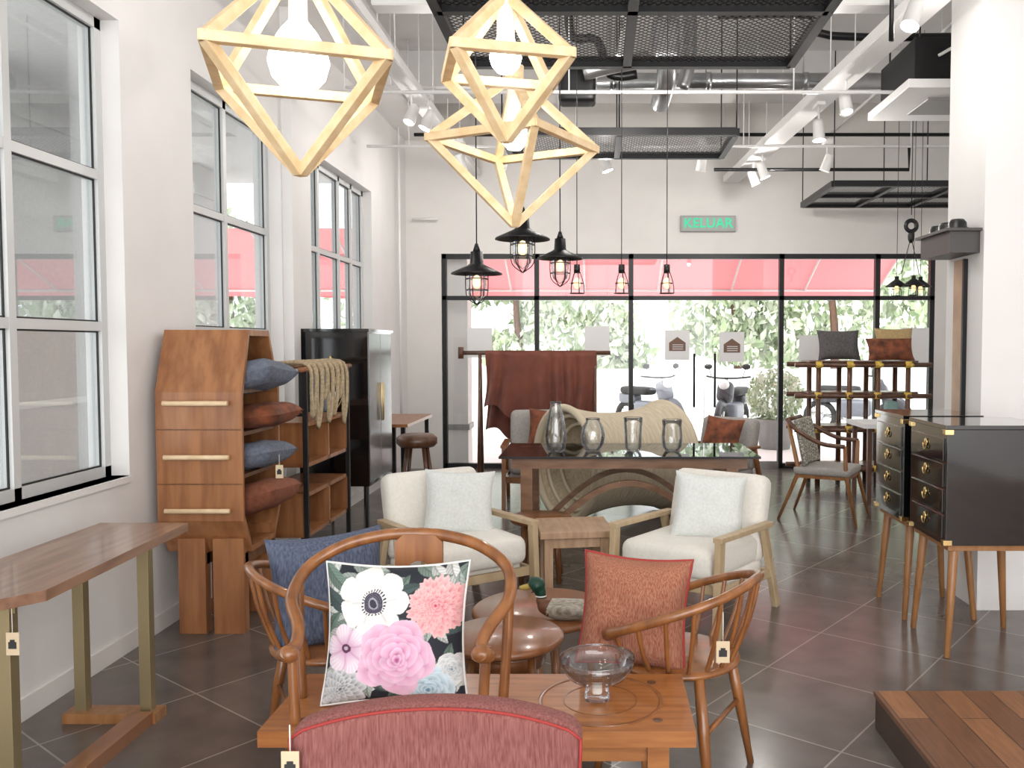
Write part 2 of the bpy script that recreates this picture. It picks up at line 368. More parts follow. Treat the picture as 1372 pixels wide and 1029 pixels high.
for yy,xx,w in ((3.3,-4.2,.55),(6.4,-4.4,1.5),(9.4,-4.6,.6)):
    b.bx(xx-.35,xx+.35,yy-w/2,yy+w/2,-.02,3.42,CONC); b.bx(xx+.35,xx+.37,yy-w/2,yy+w/2,1.05,1.1,PAPER)
    b.bx(xx-.38,xx+.38,yy-w/2-.03,yy+w/2+.03,3.1,3.2,CONC)
b.done()
b=B('exterior_column'); b.bx(-1.95,-1.6,10.62,10.97,-.02,3.4,WALLB); b.bx(-1.97,-1.58,10.60,10.99,.45,.52,SGN); b.done()
def tree(x,y,h,r,nl=2600,mm=GRN,trunk=True,name='tree',z0=None,ls=.12):
    b=B(name)
    if trunk:
        b.tube(cat([(0,0,-.02),(.05,0,h*.3),(-.05,.05,h*.6),(0,0,h*.85)],4),[.12-.006*i for i in range(13)],W_DK,8)
    blobs=[(random.uniform(-r,r)*.7,random.uniform(-r,r)*.7,random.uniform(h*(.22 if trunk else .5),h*.95),random.uniform(.35,.6)*r) for _ in range(9)]
    if not trunk: blobs=[(0,0,z0,r)]
    vs=[];fs=[];vs2=[];fs2=[]
    for i in range(nl):
        bx_,by,bz,br=random.choice(blobs)
        d=Vector((random.gauss(0,1),random.gauss(0,1),random.gauss(0,1))).normalized()*br*random.uniform(.6,1)
        c=Vector((bx_,by,bz))+d; s_=ls*random.uniform(.5,1.2)
        e=Euler((random.uniform(0,6),random.uniform(0,6),random.uniform(0,6))).to_matrix()
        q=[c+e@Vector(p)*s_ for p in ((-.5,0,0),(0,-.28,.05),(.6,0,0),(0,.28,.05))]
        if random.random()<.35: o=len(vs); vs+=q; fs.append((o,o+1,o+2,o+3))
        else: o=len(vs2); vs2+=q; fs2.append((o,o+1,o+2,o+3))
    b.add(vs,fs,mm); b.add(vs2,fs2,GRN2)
    return b
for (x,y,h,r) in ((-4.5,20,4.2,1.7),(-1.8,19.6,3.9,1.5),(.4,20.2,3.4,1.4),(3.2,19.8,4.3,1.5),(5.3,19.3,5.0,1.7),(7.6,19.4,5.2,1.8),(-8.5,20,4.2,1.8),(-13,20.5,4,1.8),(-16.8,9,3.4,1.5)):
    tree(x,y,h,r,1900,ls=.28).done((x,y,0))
b=tree(0,0,1,.42,1500,trunk=False,name='potted_shrub',z0=.78,ls=.09)
b.lathe([(.0,0),(.22,0),(.28,.38),(.31,.4),(.31,.44),(.26,.44),(.25,.38),(0,.38)],mat('planter',(.3,.29,.28),.8)); b.done((2.62,12.6,-.02))
def bike(x,y,rz,col):
    b=B('motorcycle')
    for cy in (-.6,.6):
        b.tube([(0,cy+.25*math.cos(a*math.pi/10),.28+.25*math.sin(a*math.pi/10)) for a in range(20)],.05,RUB,8,True)
        b.cyl((-.06,cy,.28),(.06,cy,.28),.07,CHR)
        for a in range(6): b.tube([(0,cy,.28),(0,cy+.22*math.cos(a*1.05),.28+.22*math.sin(a*1.05))],.008,CHR,5)
    b.tube(cat([(0,-.6,.28),(0,-.45,.75),(0,-.36,.98)],4),.03,CHR,8)
    b.rbox((0,-.42,.78),(.26,.22,.34),.09,col,(R(-20),0,0)); b.ball((0,-.5,.9),(.09,.06,.08),PAPER)
    b.tube(cat([(-.36,-.25,1.02),(-.15,-.36,1.0),(.15,-.36,1.0),(.36,-.25,1.02)],4),.015,RUB,8)
    for sx in (-1,1): b.tube([(sx*.25,-.33,1.0),(sx*.3,-.33,1.16)],.006,RUB,5); b.ball((sx*.31,-.33,1.18),(.07,.015,.045),RUB)
    b.rbox((0,.0,.45),(.26,.55,.3),.08,BIKER); b.rbox((0,.28,.76),(.27,.72,.13),.06,RUB); b.rbox((0,.5,.62),(.22,.45,.18),.07,col)
    b.tube([(.15,.1,.25),(.18,.8,.32)],.045,CHR,8); b.tube([(0,.2,.3),(0.22,.25,0)],.012,CHR,6)
    b.rbox((0,.72,.66),(.12,.06,.08),.02,mat('tail_light',(.5,.02,.02),.3)); b.tube(cat([(0,-.86,.42),(0,-.7,.6),(0,-.45,.58)],4),.05,col,8,sq=1.4)
    b.done((x,y,-.02),rz)
bike(.85,14.2,R(35),BIKER); bike(2.2,13.9,R(-25),mat('bike_dark',(.05,.05,.06),.3)); bike(4.4,14.6,R(60),MC['bike_dark'])
# ------------------------------------------------------------------ foreground bench with horseshoe back
b=B('horseshoe_back_bench')
x0,x1,y0,y1=-.925,.27,2.29,2.70
b.bx(x0,x1,y0,y1,.405,.45,W_OAK)
for x in (x0+.1,x1-.1):
    for y in (y0+.07,y1-.07):
        b.bx(x-.03,x+.03,y-.03,y+.03,0,.405,W_OAK)
        b.cyl((x,y,.449),(x,y,.4515),.014,W_DK)
b.bx(x0+.1,x1-.1,y0+.055,y0+.08,.34,.405,W_OAK); b.bx(x0+.1,x1-.1,y1-.08,y1-.055,.34,.405,W_OAK)
b.bx(x0+.085,x0+.11,y0+.07,y1-.07,.15,.2,W_OAK); b.bx(x1-.11,x1-.085,y0+.07,y1-.07,.15,.2,W_OAK)
b.lathe([(.185,.4502),(.185,.4525),(.175,.4525),(.172,.4505)],W_CH,(0.01,2.5,0),48); b.lathe([(.11,.4502),(.11,.4515),(.105,.4515),(.105,.4502)],W_CH,(0.01,2.5,0),48)
cx=-.58
loop=cat([(cx-.265,2.30,.665),(cx-.29,2.34,.645),(cx-.265,2.37,.66),(cx-.275,2.42,.70),(cx-.32,2.50,.755),(cx-.305,2.60,.82),(cx-.215,2.66,.873),(cx-.1,2.685,.90),(cx,2.69,.906),(cx+.1,2.685,.90),(cx+.215,2.66,.873),(cx+.305,2.60,.82),(cx+.32,2.50,.755),(cx+.275,2.42,.70),(cx+.255,2.37,.66),(cx+.28,2.34,.64),(cx+.265,2.30,.66)],6)
b.tube(loop,.0185,W_CH,12)
for sx in (-1,1):
    b.ball((cx+sx*.264,2.315,.655),(.03,.026,.024),W_CH)
    b.tube(cat([(cx+sx*.26,2.345,.45),(cx+sx*.265,2.35,.55),(cx+sx*.27,2.36,.66)],4),.0155,W_CH)
    b.tube(cat([(cx+sx*.30,2.52,.45),(cx+sx*.31,2.53,.6),(cx+sx*.317,2.55,.78)],4),.0155,W_CH)
N=24; o=[];h=[]
for i in range(N):
    a=2*math.pi*(i+.5)/N; c_,s_=math.cos(a),math.sin(a); k=1/max(abs(c_)/.075,abs(s_)/.12)
    o.append((c_*k,s_*k)); h.append((c_*.038,s_*.038))
HC=.785
for yy,fl in ((-.008,1),(.008,-1)):
    vs=[(cx+.02+p[0],2.675+yy,HC+p[1]) for p in o]+[(cx+.02+p[0],2.675+yy,HC+p[1]) for p in h]
    b.add(vs,[((i,(i+1)%N,N+(i+1)%N,N+i) if fl>0 else (N+i,N+(i+1)%N,(i+1)%N,i)) for i in range(N)],W_CAB)
vs=[(cx+.02+p[0],2.667,HC+p[1]) for p in h]+[(cx+.02+p[0],2.683,HC+p[1]) for p in h]; b.add(vs,[(N+i,N+(i+1)%N,(i+1)%N,i) for i in range(N)],W_CAB)
vs=[(cx+.02+p[0],2.667,HC+p[1]) for p in o]+[(cx+.02+p[0],2.683,HC+p[1]) for p in o]; b.add(vs,[(i,(i+1)%N,N+(i+1)%N,N+i) for i in range(N)],W_CAB)
b.bx(cx-.055,cx+.095,2.667,2.683,.45,.665,W_CAB)
b.done(bev=.004)
# floral cushion print: layered petals evaluated per vertex
def lerp(a,b,t): t=max(0,min(1,t)); return tuple(a[i]*(1-t)+b[i]*t for i in range(3))
LC=[(.16,.24,.20),(.25,.34,.29),(.45,.53,.49),(.68,.72,.69),(.06,.10,.10),(.75,.76,.74)]
LV=[(random.uniform(-1,1),random.uniform(-1,1),random.uniform(0,3.1),random.uniform(.16,.34),random.choice(LC)) for _ in range(95)]
FL=[(-.70,-.78,.36,'dahlia',(.70,.72,.74),(.34,.36,.39),(.08,.09,.11)),
    (.86,-.50,.24,'rose',(.87,.88,.88),(.5,.58,.62),(.2,.26,.32)),
    (.50,-.82,.40,'rose',(.70,.82,.90),(.35,.53,.63),(.12,.25,.35)),
    (-.64,-.20,.36,'anemone',(.88,.82,.87),(.72,.48,.66),(.45,.10,.32)),
    (.64,.40,.44,'carn',(.91,.55,.55),(.78,.24,.28),(.45,.05,.09)),
    (-.27,.48,.52,'white',(.88,.86,.84),(.74,.73,.72),(.46,.46,.46)),
    (.06,-.34,.58,'rose',(.90,.62,.78),(.77,.34,.56),(.44,.10,.29))]
def flower(x,y,F):
    fx,fy,fr,ty,cl,cm,cd=F
    nx=mnoise.noise(Vector((x*4,y*4,fx*9)))*.07; ny=mnoise.noise(Vector((x*4+7,y*4,fy*9)))*.07
    dx,dy=x-fx+nx*fr*1.5,y-fy+ny*fr*1.5; r=math.hypot(dx,dy)/fr; a=math.atan2(dy,dx)
    if r>1.15: return None
    c=None
    if ty in('rose','dahlia','carn'):
        L={'rose':[(1,5),(.84,5),(.68,5),(.52,4),(.38,4),(.25,3),(.14,3)],'dahlia':[(1,11),(.85,11),(.7,10),(.55,9),(.4,8),(.27,7),(.14,5)],'carn':[(1,9),(.86,9),(.73,8),(.6,8),(.47,7),(.34,6),(.22,5),(.12,4)]}[ty]
        for k,(lr,n) in enumerate(L):
            ph=k*1.9+fx*5
            lob=abs(math.cos(n*.5*a+ph)); e=lr*(.80+.20*lob**.6) if ty!='dahlia' else lr*(.70+.30*lob)
            if ty=='carn': e*=1+.05*math.sin(31*a+k*2)
            if r<e:
                t=(e-r)/(lr*.32+.02)
                c=lerp(cl,cm,t*1.1) if t<.8 else lerp(cm,cd,(t-.8)*1.5)
                c=lerp(c,cd,.35*(1-lob)**3)
        if c: 
            g=.92+.16*mnoise.noise(Vector((x*9,y*9,3))); c=tuple(min(1,v*g) for v in c)
    elif ty=='white':
        for k,(lr,n) in enumerate([(1,7),(.8,6)]):
            lob=abs(math.cos(n*.5*a+k*1.3)); e=lr*(.78+.22*lob**.5)
            if r<e: t=(e-r)/lr; c=lerp(cl,cm,abs(math.sin(14*a+k))*.5*t+.3*t); c=lerp(c,cd,.6*(1-lob)**4)
        if r<.36: c=cl if math.sin(a*26)<.1 or r<.28 else (.03,.03,.05)
        if r<.27: c=(.02,.02,.04) if int(r*40)%2 else (.12,.11,.16)
        if r<.13: c=(.35,.34,.40)
        if r<.09: c=(.03,.03,.05)
    else:
        n=6; lob=abs(math.cos(n*.5*a+.6)); e=.72+.28*lob**.6
        if r<e: c=lerp(cd,cl,r*1.5); c=lerp(c,cm,.5*abs(math.sin(18*a))); c=lerp(c,cd,.5*(1-lob)**3)
        if r<.2: c=(.10,.03,.08)
        if r<.09: c=(.5,.4,.5)
    return c
def floral(x,y):
    c=(.012,.016,.026)
    for lx,ly,la,ll,lc in LV:
        dx,dy=x-lx,y-ly; p=dx*math.cos(la)+dy*math.sin(la); q=-dx*math.sin(la)+dy*math.cos(la)
        q+=.15*p*p/ll
        wd=.34*ll*(1-(p/ll)**2) if abs(p)<ll else 0
        if abs(q)<wd: c=lerp(lc,(.02,.03,.03),.65 if abs(q)<.009 else .3*abs(math.sin(p*55+abs(q)*60))+ (.25 if q>0 else 0))
    for F in FL:
        k=flower(x,y,F)
        if k: c=k
    return c
b=B('floral_cushion'); b.pillow((0,0,0),.425,.41,.15,FLOR,(R(-12),0,R(2)),pipe=WHT,N=230,cf=floral); b.done((-.592,2.50,.654))
b=B('glass_footed_bowl')
b.lathe([(.0,.0),(.038,.0),(.038,.006),(.036,.03),(.034,.045),(.05,.05),(.085,.068),(.108,.1),(.112,.125),(.109,.125),(.103,.1),(.08,.072),(.04,.056),(0,.054)],GVAS,n=48); b.tube([(.1105*math.cos(a*.2094),.1105*math.sin(a*.2094),.125) for a in range(30)],.0018,GVAS,6,True)
b.rbox((0,0,.03),(.03,.03,.03),.008,MC['fabric_cream']); b.done((0.0,2.5,.4535))
# foreground upholstered chair
b=B('upholstered_dining_chair')
def bend(q):
    u=q.x/.25; return (q.x*(1+.12*(q.z+.25)),q.y-.05*u*u+.05,q.z-.016*abs(u)**3-.012*u*u if q.z>0 else q.z)
b.rbox((0,0,.645),(.47,.065,.50),.024,MARO,(R(6),0,0),bend,n=18)
T6=Matrix.Translation((0,0,.645))@Euler((R(6),0,0)).to_matrix().to_4x4()
b.tube([T6@Vector(bend(Vector((.232*(-1+2*i/24),-.028,.244 if 0<i<24 else .236)))) for i in range(25)],.0028,REDP,6)
for sx in (-1,1):
    b.tube([T6@Vector(bend(Vector((sx*.232,-.028,.236-.46*i/13)))) for i in range(14)],.0028,REDP,6)
b.rbox((0,.2,.43),(.48,.46,.09),.035,MARO)
for sx in (-1,1):
    b.tube([(sx*.19,.38,.4),(sx*.2,.4,0)],[.02,.013],W_CH); b.tube([(sx*.18,.03,.4),(sx*.2,-.05,0)],[.02,.013],W_CH)
b.tag((-.24,-.055,.815),.03,.05)
b.done((-.273,1.46,-.018),0)
# ------------------------------------------------------------------ barrel spindle chairs
def barrel(loc,rz,k,cush,pipe,cpos,crot,csz=.42,tagp=None):
    b=B('spindle_armchair')
    b.lathe([(0,.395),(.20,.395),(.215,.405),(.215,.415),(.19,.422),(0,.417)],W_CH,(0,.02,0),36)
    def rail(t):
        a=t*R(118); s_=abs(t)
        return Vector((.28*math.sin(a),-.275*math.cos(a)+.02,.70-.17*s_**1.5))
    b.tube([rail(-1+2*i/40) for i in range(41)],[.015+.004*(abs(-1+2*i/40)>.93) for i in range(41)],W_CH,12)
    for i in range(13):
        t=-.93+1.86*i/12; p=rail(t); a=t*R(118)
        q=Vector((.19*math.sin(a),-.19*math.cos(a)+.02,.41)); m_=(p+q)/2+Vector((math.sin(a),-math.cos(a),0))*.012
        b.tube(cat([q,m_,p],4),.0075,W_CH,8)
    for sx,sy in ((-1,-1),(1,-1),(-1,1),(1,1)):
        b.tube([(sx*.14,.02+sy*.14,.40),(sx*.165,.02+sy*.165,.24),(sx*.2,.02+sy*.2,0)],[.017,.019,.011],W_CH)
    for sy in (-1,1): b.tube([(-.165,.02+sy*.165,.23),(.165,.02+sy*.165,.23)],.009,W_CH,8)
    M=Euler((0,0,-rz)).to_matrix()
    b.pillow((M@Vector(cpos))/k,csz/k,csz/k,.14,cush,(crot[0],crot[1],crot[2]-rz),pipe)
    if tagp: b.tag((M@Vector(tagp))/k,.04,.065,-rz,.12)
    o=b.done(loc,rz); o.scale=(k,k,k); return o
barrel((.29,2.93,0),R(62),1.04,ORNG,REDP,(-.165,-.06,.60),(R(-14),R(2),R(-14)),.375,(.10,-.31,.55))
barrel((-.97,3.06,0),R(-62),1.04,BLUE,None,(.0,.01,.62),(R(-12),R(-3),R(24)),.41)
b=B('round_side_table')
b.lathe([(0,.43),(.205,.43),(.215,.44),(.215,.452),(.205,.46),(0,.46)],W_RT,n=48); b.lathe([(.14,.36),(.15,.36),(.15,.43),(.14,.43)],W_RT)
for i in range(4):
    a=R(45+90*i); b.tube([(.14*math.cos(a),.14*math.sin(a),.43),(.17*math.cos(a),.17*math.sin(a),.2),(.18*math.cos(a),.18*math.sin(a),0)],.017,W_CH)
b.lathe([(.165,.1),(.178,.1),(.178,.125),(.165,.125)],W_CH); b.done((-.335,3.06,0))
b=B('round_coffee_table')
b.lathe([(0,.345),(.28,.345),(.295,.355),(.295,.37),(.28,.38),(0,.38)],W_RT,n=56)
for i in range(4):
    a=R(20+90*i); b.tube([(.18*math.cos(a),.18*math.sin(a),.35),(.24*math.cos(a),.24*math.sin(a),0)],[.022,.015],W_CH)
b.done((-.24,3.64,0))
b=B('mallard_duck_decoy')
def seg(pts,rad,m,sq=1): 
    P=cat(pts,5); rr=[]
    for i in range(len(rad)-1):
        for j in range(5): 
            t=j/5; t=t*t*(3-2*t); rr.append(rad[i]*(1-t)+rad[i+1]*t)
    rr.append(rad[-1]); b.tube(P,rr,m,16,sq=sq)
seg([(.17,0,.075),(.13,0,.062),(.06,0,.055),(-.02,0,.052),(-.08,0,.06),(-.115,0,.085)],[.008,.03,.05,.052,.045,.02],DUCKB)
seg([(-.07,0,.055),(-.10,0,.068),(-.118,0,.09),(-.125,0,.112)],[.045,.042,.028,.02],DUCKC)
seg([(-.118,0,.10),(-.128,0,.135),(-.14,0,.158),(-.16,0,.165),(-.178,0,.158)],[.0225,.028,.042,.038,.014],DUCKG)
seg([(-.172,0,.158),(-.198,0,.150),(-.226,0,.147)],[.016,.015,.008],DUCKY,1.0)
b.tube([(-.123+.024*math.cos(i*.52),.024*math.sin(i*.52),.113) for i in range(12)],.004,PAPER,6,True)
for sy in (-1,1): b.ball((-.155,sy*.034,.172),.005,RUB); b.ball((.03,sy*.04,.06),(.09,.02,.03),DUCKB)
o=b.done((-.125,3.45,.3805),R(-8)); o.scale=(.86,.86,.86)
# ------------------------------------------------------------------ lounge armchairs
def lounge(loc,rz,fab,wood,pil,prz=0,pipe=None,k=1,name='lounge_armchair'):
    b=B(name)
    b.rbox((0,-.02,.37),(.60,.62,.17),.06,fab); b.rbox((0,.02,.25),(.58,.56,.10),.03,fab)
    b.rbox((0,.30,.53),(.62,.15,.51),.06,fab,(R(-14),0,0),n=12)
    for sx in (-1,1):
        x=sx*.335
        b.beam((x,-.31,.52),(x,-.34,0),.035,.06,wood,(0,1,0)); b.beam((x,.22,.50),(x,.40,0),.035,.05,wood,(0,1,0))
        b.beam((x,-.34,.525),(x,.30,.51),.055,.028,wood); b.beam((x,-.3,.24),(x,.32,.22),.028,.05,wood)
    b.beam((-.335,-.28,.24),(.335,-.28,.24),.03,.05,wood); b.beam((-.335,.3,.22),(.335,.3,.22),.03,.05,wood)
    if pil: b.pillow((0.06,.07,.61),.42,.40,.13,pil,(R(-20),R(4),prz),pipe)
    o=b.done(loc,rz,bev=.004); o.scale=(k,k,k); return o
lounge((-.80,4.82,0),R(36),CREAM,W_ASH,LINEN,R(-22),k=.97)
lounge((.54,4.76,0),R(-36),CREAM,W_ASH,LINEN,R(26),k=.97)
lounge((-.50,8.15,0),R(3),GREYF,W_CH,ORNG2,k=1.1)
lounge((1.12,8.3,0),R(-40),GREYF,W_CH,ORNG2)
def sqtable(loc,rz,w,d,h,name='square_side_table'):
    b=B(name); b.box((0,0,h-.02),(w,d,.04),W_SIDE)
    for sx in (-1,1):
        for sy in (-1,1): b.box((sx*(w/2-.05),sy*(d/2-.05),(h-.04)/2),(.05,.05,h-.04),W_SIDE)
    for sy in (-1,1): b.box((0,sy*(d/2-.05),h-.07),(w-.1,.03,.06),W_SIDE)
    b.done(loc,rz,bev=.004)
sqtable((-.14,5.0,0),R(8),.42,.42,.45)
b=B('low_nesting_table'); b.lathe([(0,.37),(.19,.37),(.2,.38),(.2,.395),(.19,.405),(0,.405)],W_RT,n=48)
for i in range(4): a=R(45+90*i); b.tube([(.13*math.cos(a),.13*math.sin(a),.37),(.17*math.cos(a),.17*math.sin(a),0)],.016,W_CH)
b.done((-.36,5.47,0)); 
b=B('glass_top_dining_table'); x0,x1,y0,y1=-.66,1.10,5.75,6.55
b.bx(x0,x1,y0,y1,.735,.75,GTOP)
for a in ((x0,x1,y0-.004,y0),(x0,x1,y1,y1+.004)): b.bx(*a,.735,.75,BLK)
for a in ((x0-.004,x0,y0,y1),(x1,x1+.004,y0,y1)): b.bx(*a,.735,.75,BLK)
W=W_TBL
for y in (y0+.08,y1-.08):
    b.bx(x0+.08,x1-.08,y-.025,y+.025,.66,.735,W)
    for x in (x0+.18,x1-.18): b.bx(x-.04,x+.04,y-.035,y+.035,0,.66,W)
    arc=[(x0+.22+(x1-x0-.44)*i/20,y,.12+.44*math.sin(math.pi*i/20)) for i in range(21)]
    for i in range(20): b.beam(arc[i],arc[i+1],.04,.04,W)
for x in (x0+.18,x1-.18): b.bx(x-.03,x+.03,y0+.08,y1-.08,.66,.73,W); b.bx(x-.025,x+.025,y0+.08,y1-.08,.1,.16,W)
b.done()
def vase(x,y,prof):
    b=B('glass_vase'); inner=[(max(r-.004,0.0),z+.004) for r,z in reversed(prof)]
    b.lathe([(0,0)]+prof+inner,GVAS,n=32); b.done((x,y,.752))
vase(-.29,6.0,[(.05,0),(.065,.02),(.078,.1),(.07,.18),(.05,.27),(.035,.33),(.04,.35)])
vase(-.03,6.05,[(.05,0),(.078,.05),(.088,.11),(.075,.17),(.05,.21),(.052,.23)])
vase(.255,6.05,[(.045,0),(.06,.02),(.06,.12),(.066,.2),(.068,.235)])
vase(.53,6.05,[(.05,0),(.07,.03),(.075,.1),(.068,.17),(.072,.22)])
# woven drum: tapered coil-woven barrel with thick rolled rims and a round open end
b=B('woven_wicker_drum')
pr=[]
for i in range(97):
    t=-1+2*i/96; pr.append((.40+.085*abs(t)**2.0+.008*abs(math.sin(i*math.pi/4)),t*.52))
b.lathe(pr,WICK,(0,0,0),72,(0,R(90),0))
for sg in (-1,1):
    b.lathe([(.47,sg*.52),(.42,sg*.46),(.36,sg*.36),(.28,sg*.30),(.18,sg*.27),(.08,sg*.26),(0,sg*.26)],WICK2,(0,0,0),64,(0,R(90),0))
    for rr_,xx_,th in ((.47,.52,.034),(.40,.45,.018),(.33,.36,.018)):
        b.tube([(sg*xx_,rr_*math.cos(a*math.pi/24),rr_*math.sin(a*math.pi/24)) for a in range(48)],th,WICKD,8,True)
b.done((.16,7.45,.506),R(34))
b=B('draped_fabric_rack'); YD=8.95
b.tube([(-1.42,YD,1.42),(.14,YD,1.42)],.022,W_DK,8); b.tube([(-1.42,YD,1.36),(-1.42,YD,1.48)],.03,W_DK,8)
for x in (-1.22,-.02):
    b.tube([(x,YD-.15,0),(x,YD,1.42)],.018,W_DK,8); b.tube([(x,YD+.15,0),(x,YD,1.42)],.018,W_DK,8)
n1,n2=110,36
for yy,bt in ((YD-.045,.80),(YD+.045,.55)):
    vs=[];fs=[]
    for i in range(n1+1):
        u=i/n1; x=-1.16+1.15*u
        zb=bt+.10*math.sin(u*5+.5)+.05*math.sin(u*17)-.18*math.sin(u*3.1)
        for j in range(n2+1):
            v=j/n2; z=1.445+(zb-1.445)*v; sg=-1 if yy<YD else 1
            y=yy+sg*(.02*v)+(.012+.035*v)*math.sin(u*38+2.5*math.sin(u*9)+v*1.2)
            if v<.04: y=YD+sg*.028
            vs.append((x+(.03*math.sin(v*4+u*8))*v,y,z))
    for i in range(n1):
        for j in range(n2): fs.append((i*(n2+1)+j,(i+1)*(n2+1)+j,(i+1)*(n2+1)+j+1,i*(n2+1)+j+1))
    b.add(vs,fs,DRAPE,True)
b.done()
# ------------------------------------------------------------------ left side: console
b=B('console_table')
z0,z1=.715,.75
pts=[(-2.10,3.60),(-1.73,3.60),(-1.69,2.60),(-1.77,2.50),(-2.06,2.50),(-2.10,2.6)]
n=len(pts); b.add([(p[0],p[1],z0) for p in pts]+[(p[0],p[1],z1) for p in pts],[tuple(range(n)),tuple(range(2*n-1,n-1,-1))]+[((i+1)%n,i,n+i,n+(i+1)%n) for i in range(n)],W_CON)
for y in (3.38,2.58):
    for x in (-2.06,-1.80): b.bx(x-.022,x+.022,y-.02,y+.02,.0,z0,BRASSD)
    b.bx(-2.09,-1.77,y-.006,y+.006,z0-.03,z0,BRASSD); b.bx(-2.12,-1.75,y-.045,y+.045,.0,.04,W_TEAK)
for x in (-1.80,): b.bx(x-.04,x+.04,2.62,3.34,.0,.05,W_RT); b.bx(x-.02,x+.02,2.58,3.38,z0-.02,z0,BRASSD)
b.tag((-1.762,2.55,.60),.04,.07,0,.12)
b.done(bev=.003)
# octagonal cabinet
b=B('hexagonal_wood_cabinet')
xa,xb=-2.25,-1.81; t=.022
pf=[(4.36,.60),(4.36,1.26),(4.47,1.58),(4.74,1.58),(4.88,1.26),(4.88,.60),(4.78,.42),(4.46,.42)]
n=len(pf); cxy=(sum(p[0] for p in pf)/n,sum(p[1] for p in pf)/n)
inn=[]
for i in range(n):
    p=Vector(pf[i]); c=Vector(cxy); inn.append(tuple(p+(c-p).normalized()*.032))
vs=[(x,p[0],p[1]) for x in (xa,xb) for p in pf]+[(x,p[0],p[1]) for x in (xa,xb) for p in inn]
fs=[]
for i in range(n):
    j=(i+1)%n
    fs+=[(i,j,n+j,n+i),(n+i,n+j,3*n+j,3*n+i),(3*n+i,3*n+j,2*n+j,2*n+i)]
b.add(vs,fs,W_CAB); b.add([(xa,p[0],p[1]) for p in pf],[tuple(range(n))],W_CAB); b.add([(xa+.02,p[0],p[1]) for p in inn],[tuple(range(n))],W_CABD)
for z in (.82,1.04,1.26): b.bx(xa+.02,xb-.02,4.39,4.85,z-.01,z+.01,W_CABD)
for z in (1.205,.93,.655):
    b.tube([(xa+.05,4.335,z),(xb-.06,4.335,z)],.013,W_PALE,10)
    for x in (xa+.1,xb-.12): b.cyl((x,4.34,z),(x,4.362,z),.006,W_PALE)
for z in (1.07,.79): b.bx(xa+.004,xb-.004,4.356,4.361,z-.003,z+.003,W_CABD)
for x0_,x1_ in ((-2.17,-2.03),(-1.99,-1.83)):
    b.bx(x0_,x1_,4.40,4.46,0,.50,W_CAB); b.bx(x0_,x1_,4.78,4.84,0,.50,W_CAB); 
    b.bx(x0_,x1_,4.42,4.82,.36,.42,W_CABD)
P90=R(90)
b.pillow((-1.85,4.62,1.33),.42,.36,.15,BLUEG,(R(76),R(6),P90),N=20); b.pillow((-1.83,4.66,1.12),.40,.34,.13,ORNG2,(R(84),0,P90),N=20)
b.pillow((-1.86,4.62,.905),.40,.36,.14,BLUEG,(R(80),R(4),P90),N=20); b.pillow((-1.84,4.63,.68),.42,.36,.16,RUSTP,(R(72),R(4),P90),N=20)
b.tag((-1.66,4.46,.84),.04,.07,0,.09)
b.done(bev=.002)
# open shelf with ropes
b=B('open_wood_shelf')
def shbox(z,h,y0=5.3,y1=6.15):
    x0,x1=-2.15,-1.80
    b.bx(x0,x1,y0,y1,z,z+.025,W_CAB); b.bx(x0,x1,y0,y1,z+h-.025,z+h,W_CAB)
    for y in (y0,(y0+y1)/2,y1-.025): b.bx(x0,x1,y,y+.025,z,z+h,W_CAB)
    b.bx(x0,x0+.02,y0,y1,z,z+h,W_CABD)
shbox(.30,.28); shbox(.74,.28)
for y in (5.28,6.17):
    for x in (-2.13,-1.80): b.bx(x-.014,x+.014,y-.012,y+.012,0,1.36,BLK)
b.tube([(-1.80,5.2,1.35),(-1.80,6.25,1.35)],.016,W_CAB,8); b.tube([(-2.13,5.2,1.35),(-2.13,6.25,1.35)],.016,W_CAB,8)
b.bx(-2.13,-1.80,5.27,5.29,1.06,1.08,BLK)
for k in range(7):
    y=5.32+.11*k; L=.3+.1*math.sin(k*2.3)
    b.tube(cat([(-2.12,y,1.37),(-1.97,y+.02,1.39),(-1.79,y,1.375),(-1.775,y+.01,1.35-L*.5),(-1.78,y+.035,1.35-L),(-1.765,y+.07,1.35-L*.5),(-1.79,y+.08,1.375),(-1.97,y+.08,1.38)],5),.012,ROPE,7)
b.done()
# black armoire
b=B('black_armoire')
b.bx(-2.27,-1.74,6.52,7.25,.42,1.62,LACQ); b.bx(-2.27,-1.725,6.50,7.27,1.60,1.625,LACQ)
b.bx(-1.74,-1.735,6.54,6.87,.45,1.59,mat('armoire_front',(.24,.25,.26),.18,.5)); b.bx(-1.74,-1.735,6.88,7.23,.45,1.59,MC['armoire_front'])
for y in (6.85,6.90): b.tube([(-1.72,y,.9),(-1.72,y,1.2)],.006,BRASS,6)
for y in (6.55,7.22):
    for x in (-2.24,-1.77): b.tube([(x,y,0),(x,y,.42)],.012,BLK,8)
b.tube(cat([(-2.02,6.50,1.42),(-1.95,6.49,1.30),(-1.92,6.49,1.15),(-1.98,6.49,1.02),(-2.03,6.49,1.2),(-2.02,6.50,1.42)],5),.005,BRASS,6)
b.ball((-1.96,6.48,1.22),(.05,.02,.04),BRASS,rot=(0,.6,0)); b.ball((-1.99,6.48,1.1),(.04,.02,.05),PAPER); b.ball((-1.93,6.48,1.33),(.05,.015,.02),BRASS)
b.done(bev=.003)
b=B('narrow_console_table'); b.bx(-2.2,-1.75,7.9,9.1,.74,.77,W_CAB)
for x in (-2.15,-1.8):
    for y in (7.95,9.05): b.bx(x-.02,x+.02,y-.02,y+.02,0,.74,BLK)
b.done()
b=B('bar_stool'); b.lathe([(0,.60),(.15,.60),(.18,.63),(.18,.68),(.14,.71),(0,.715)],W_DK,n=28)
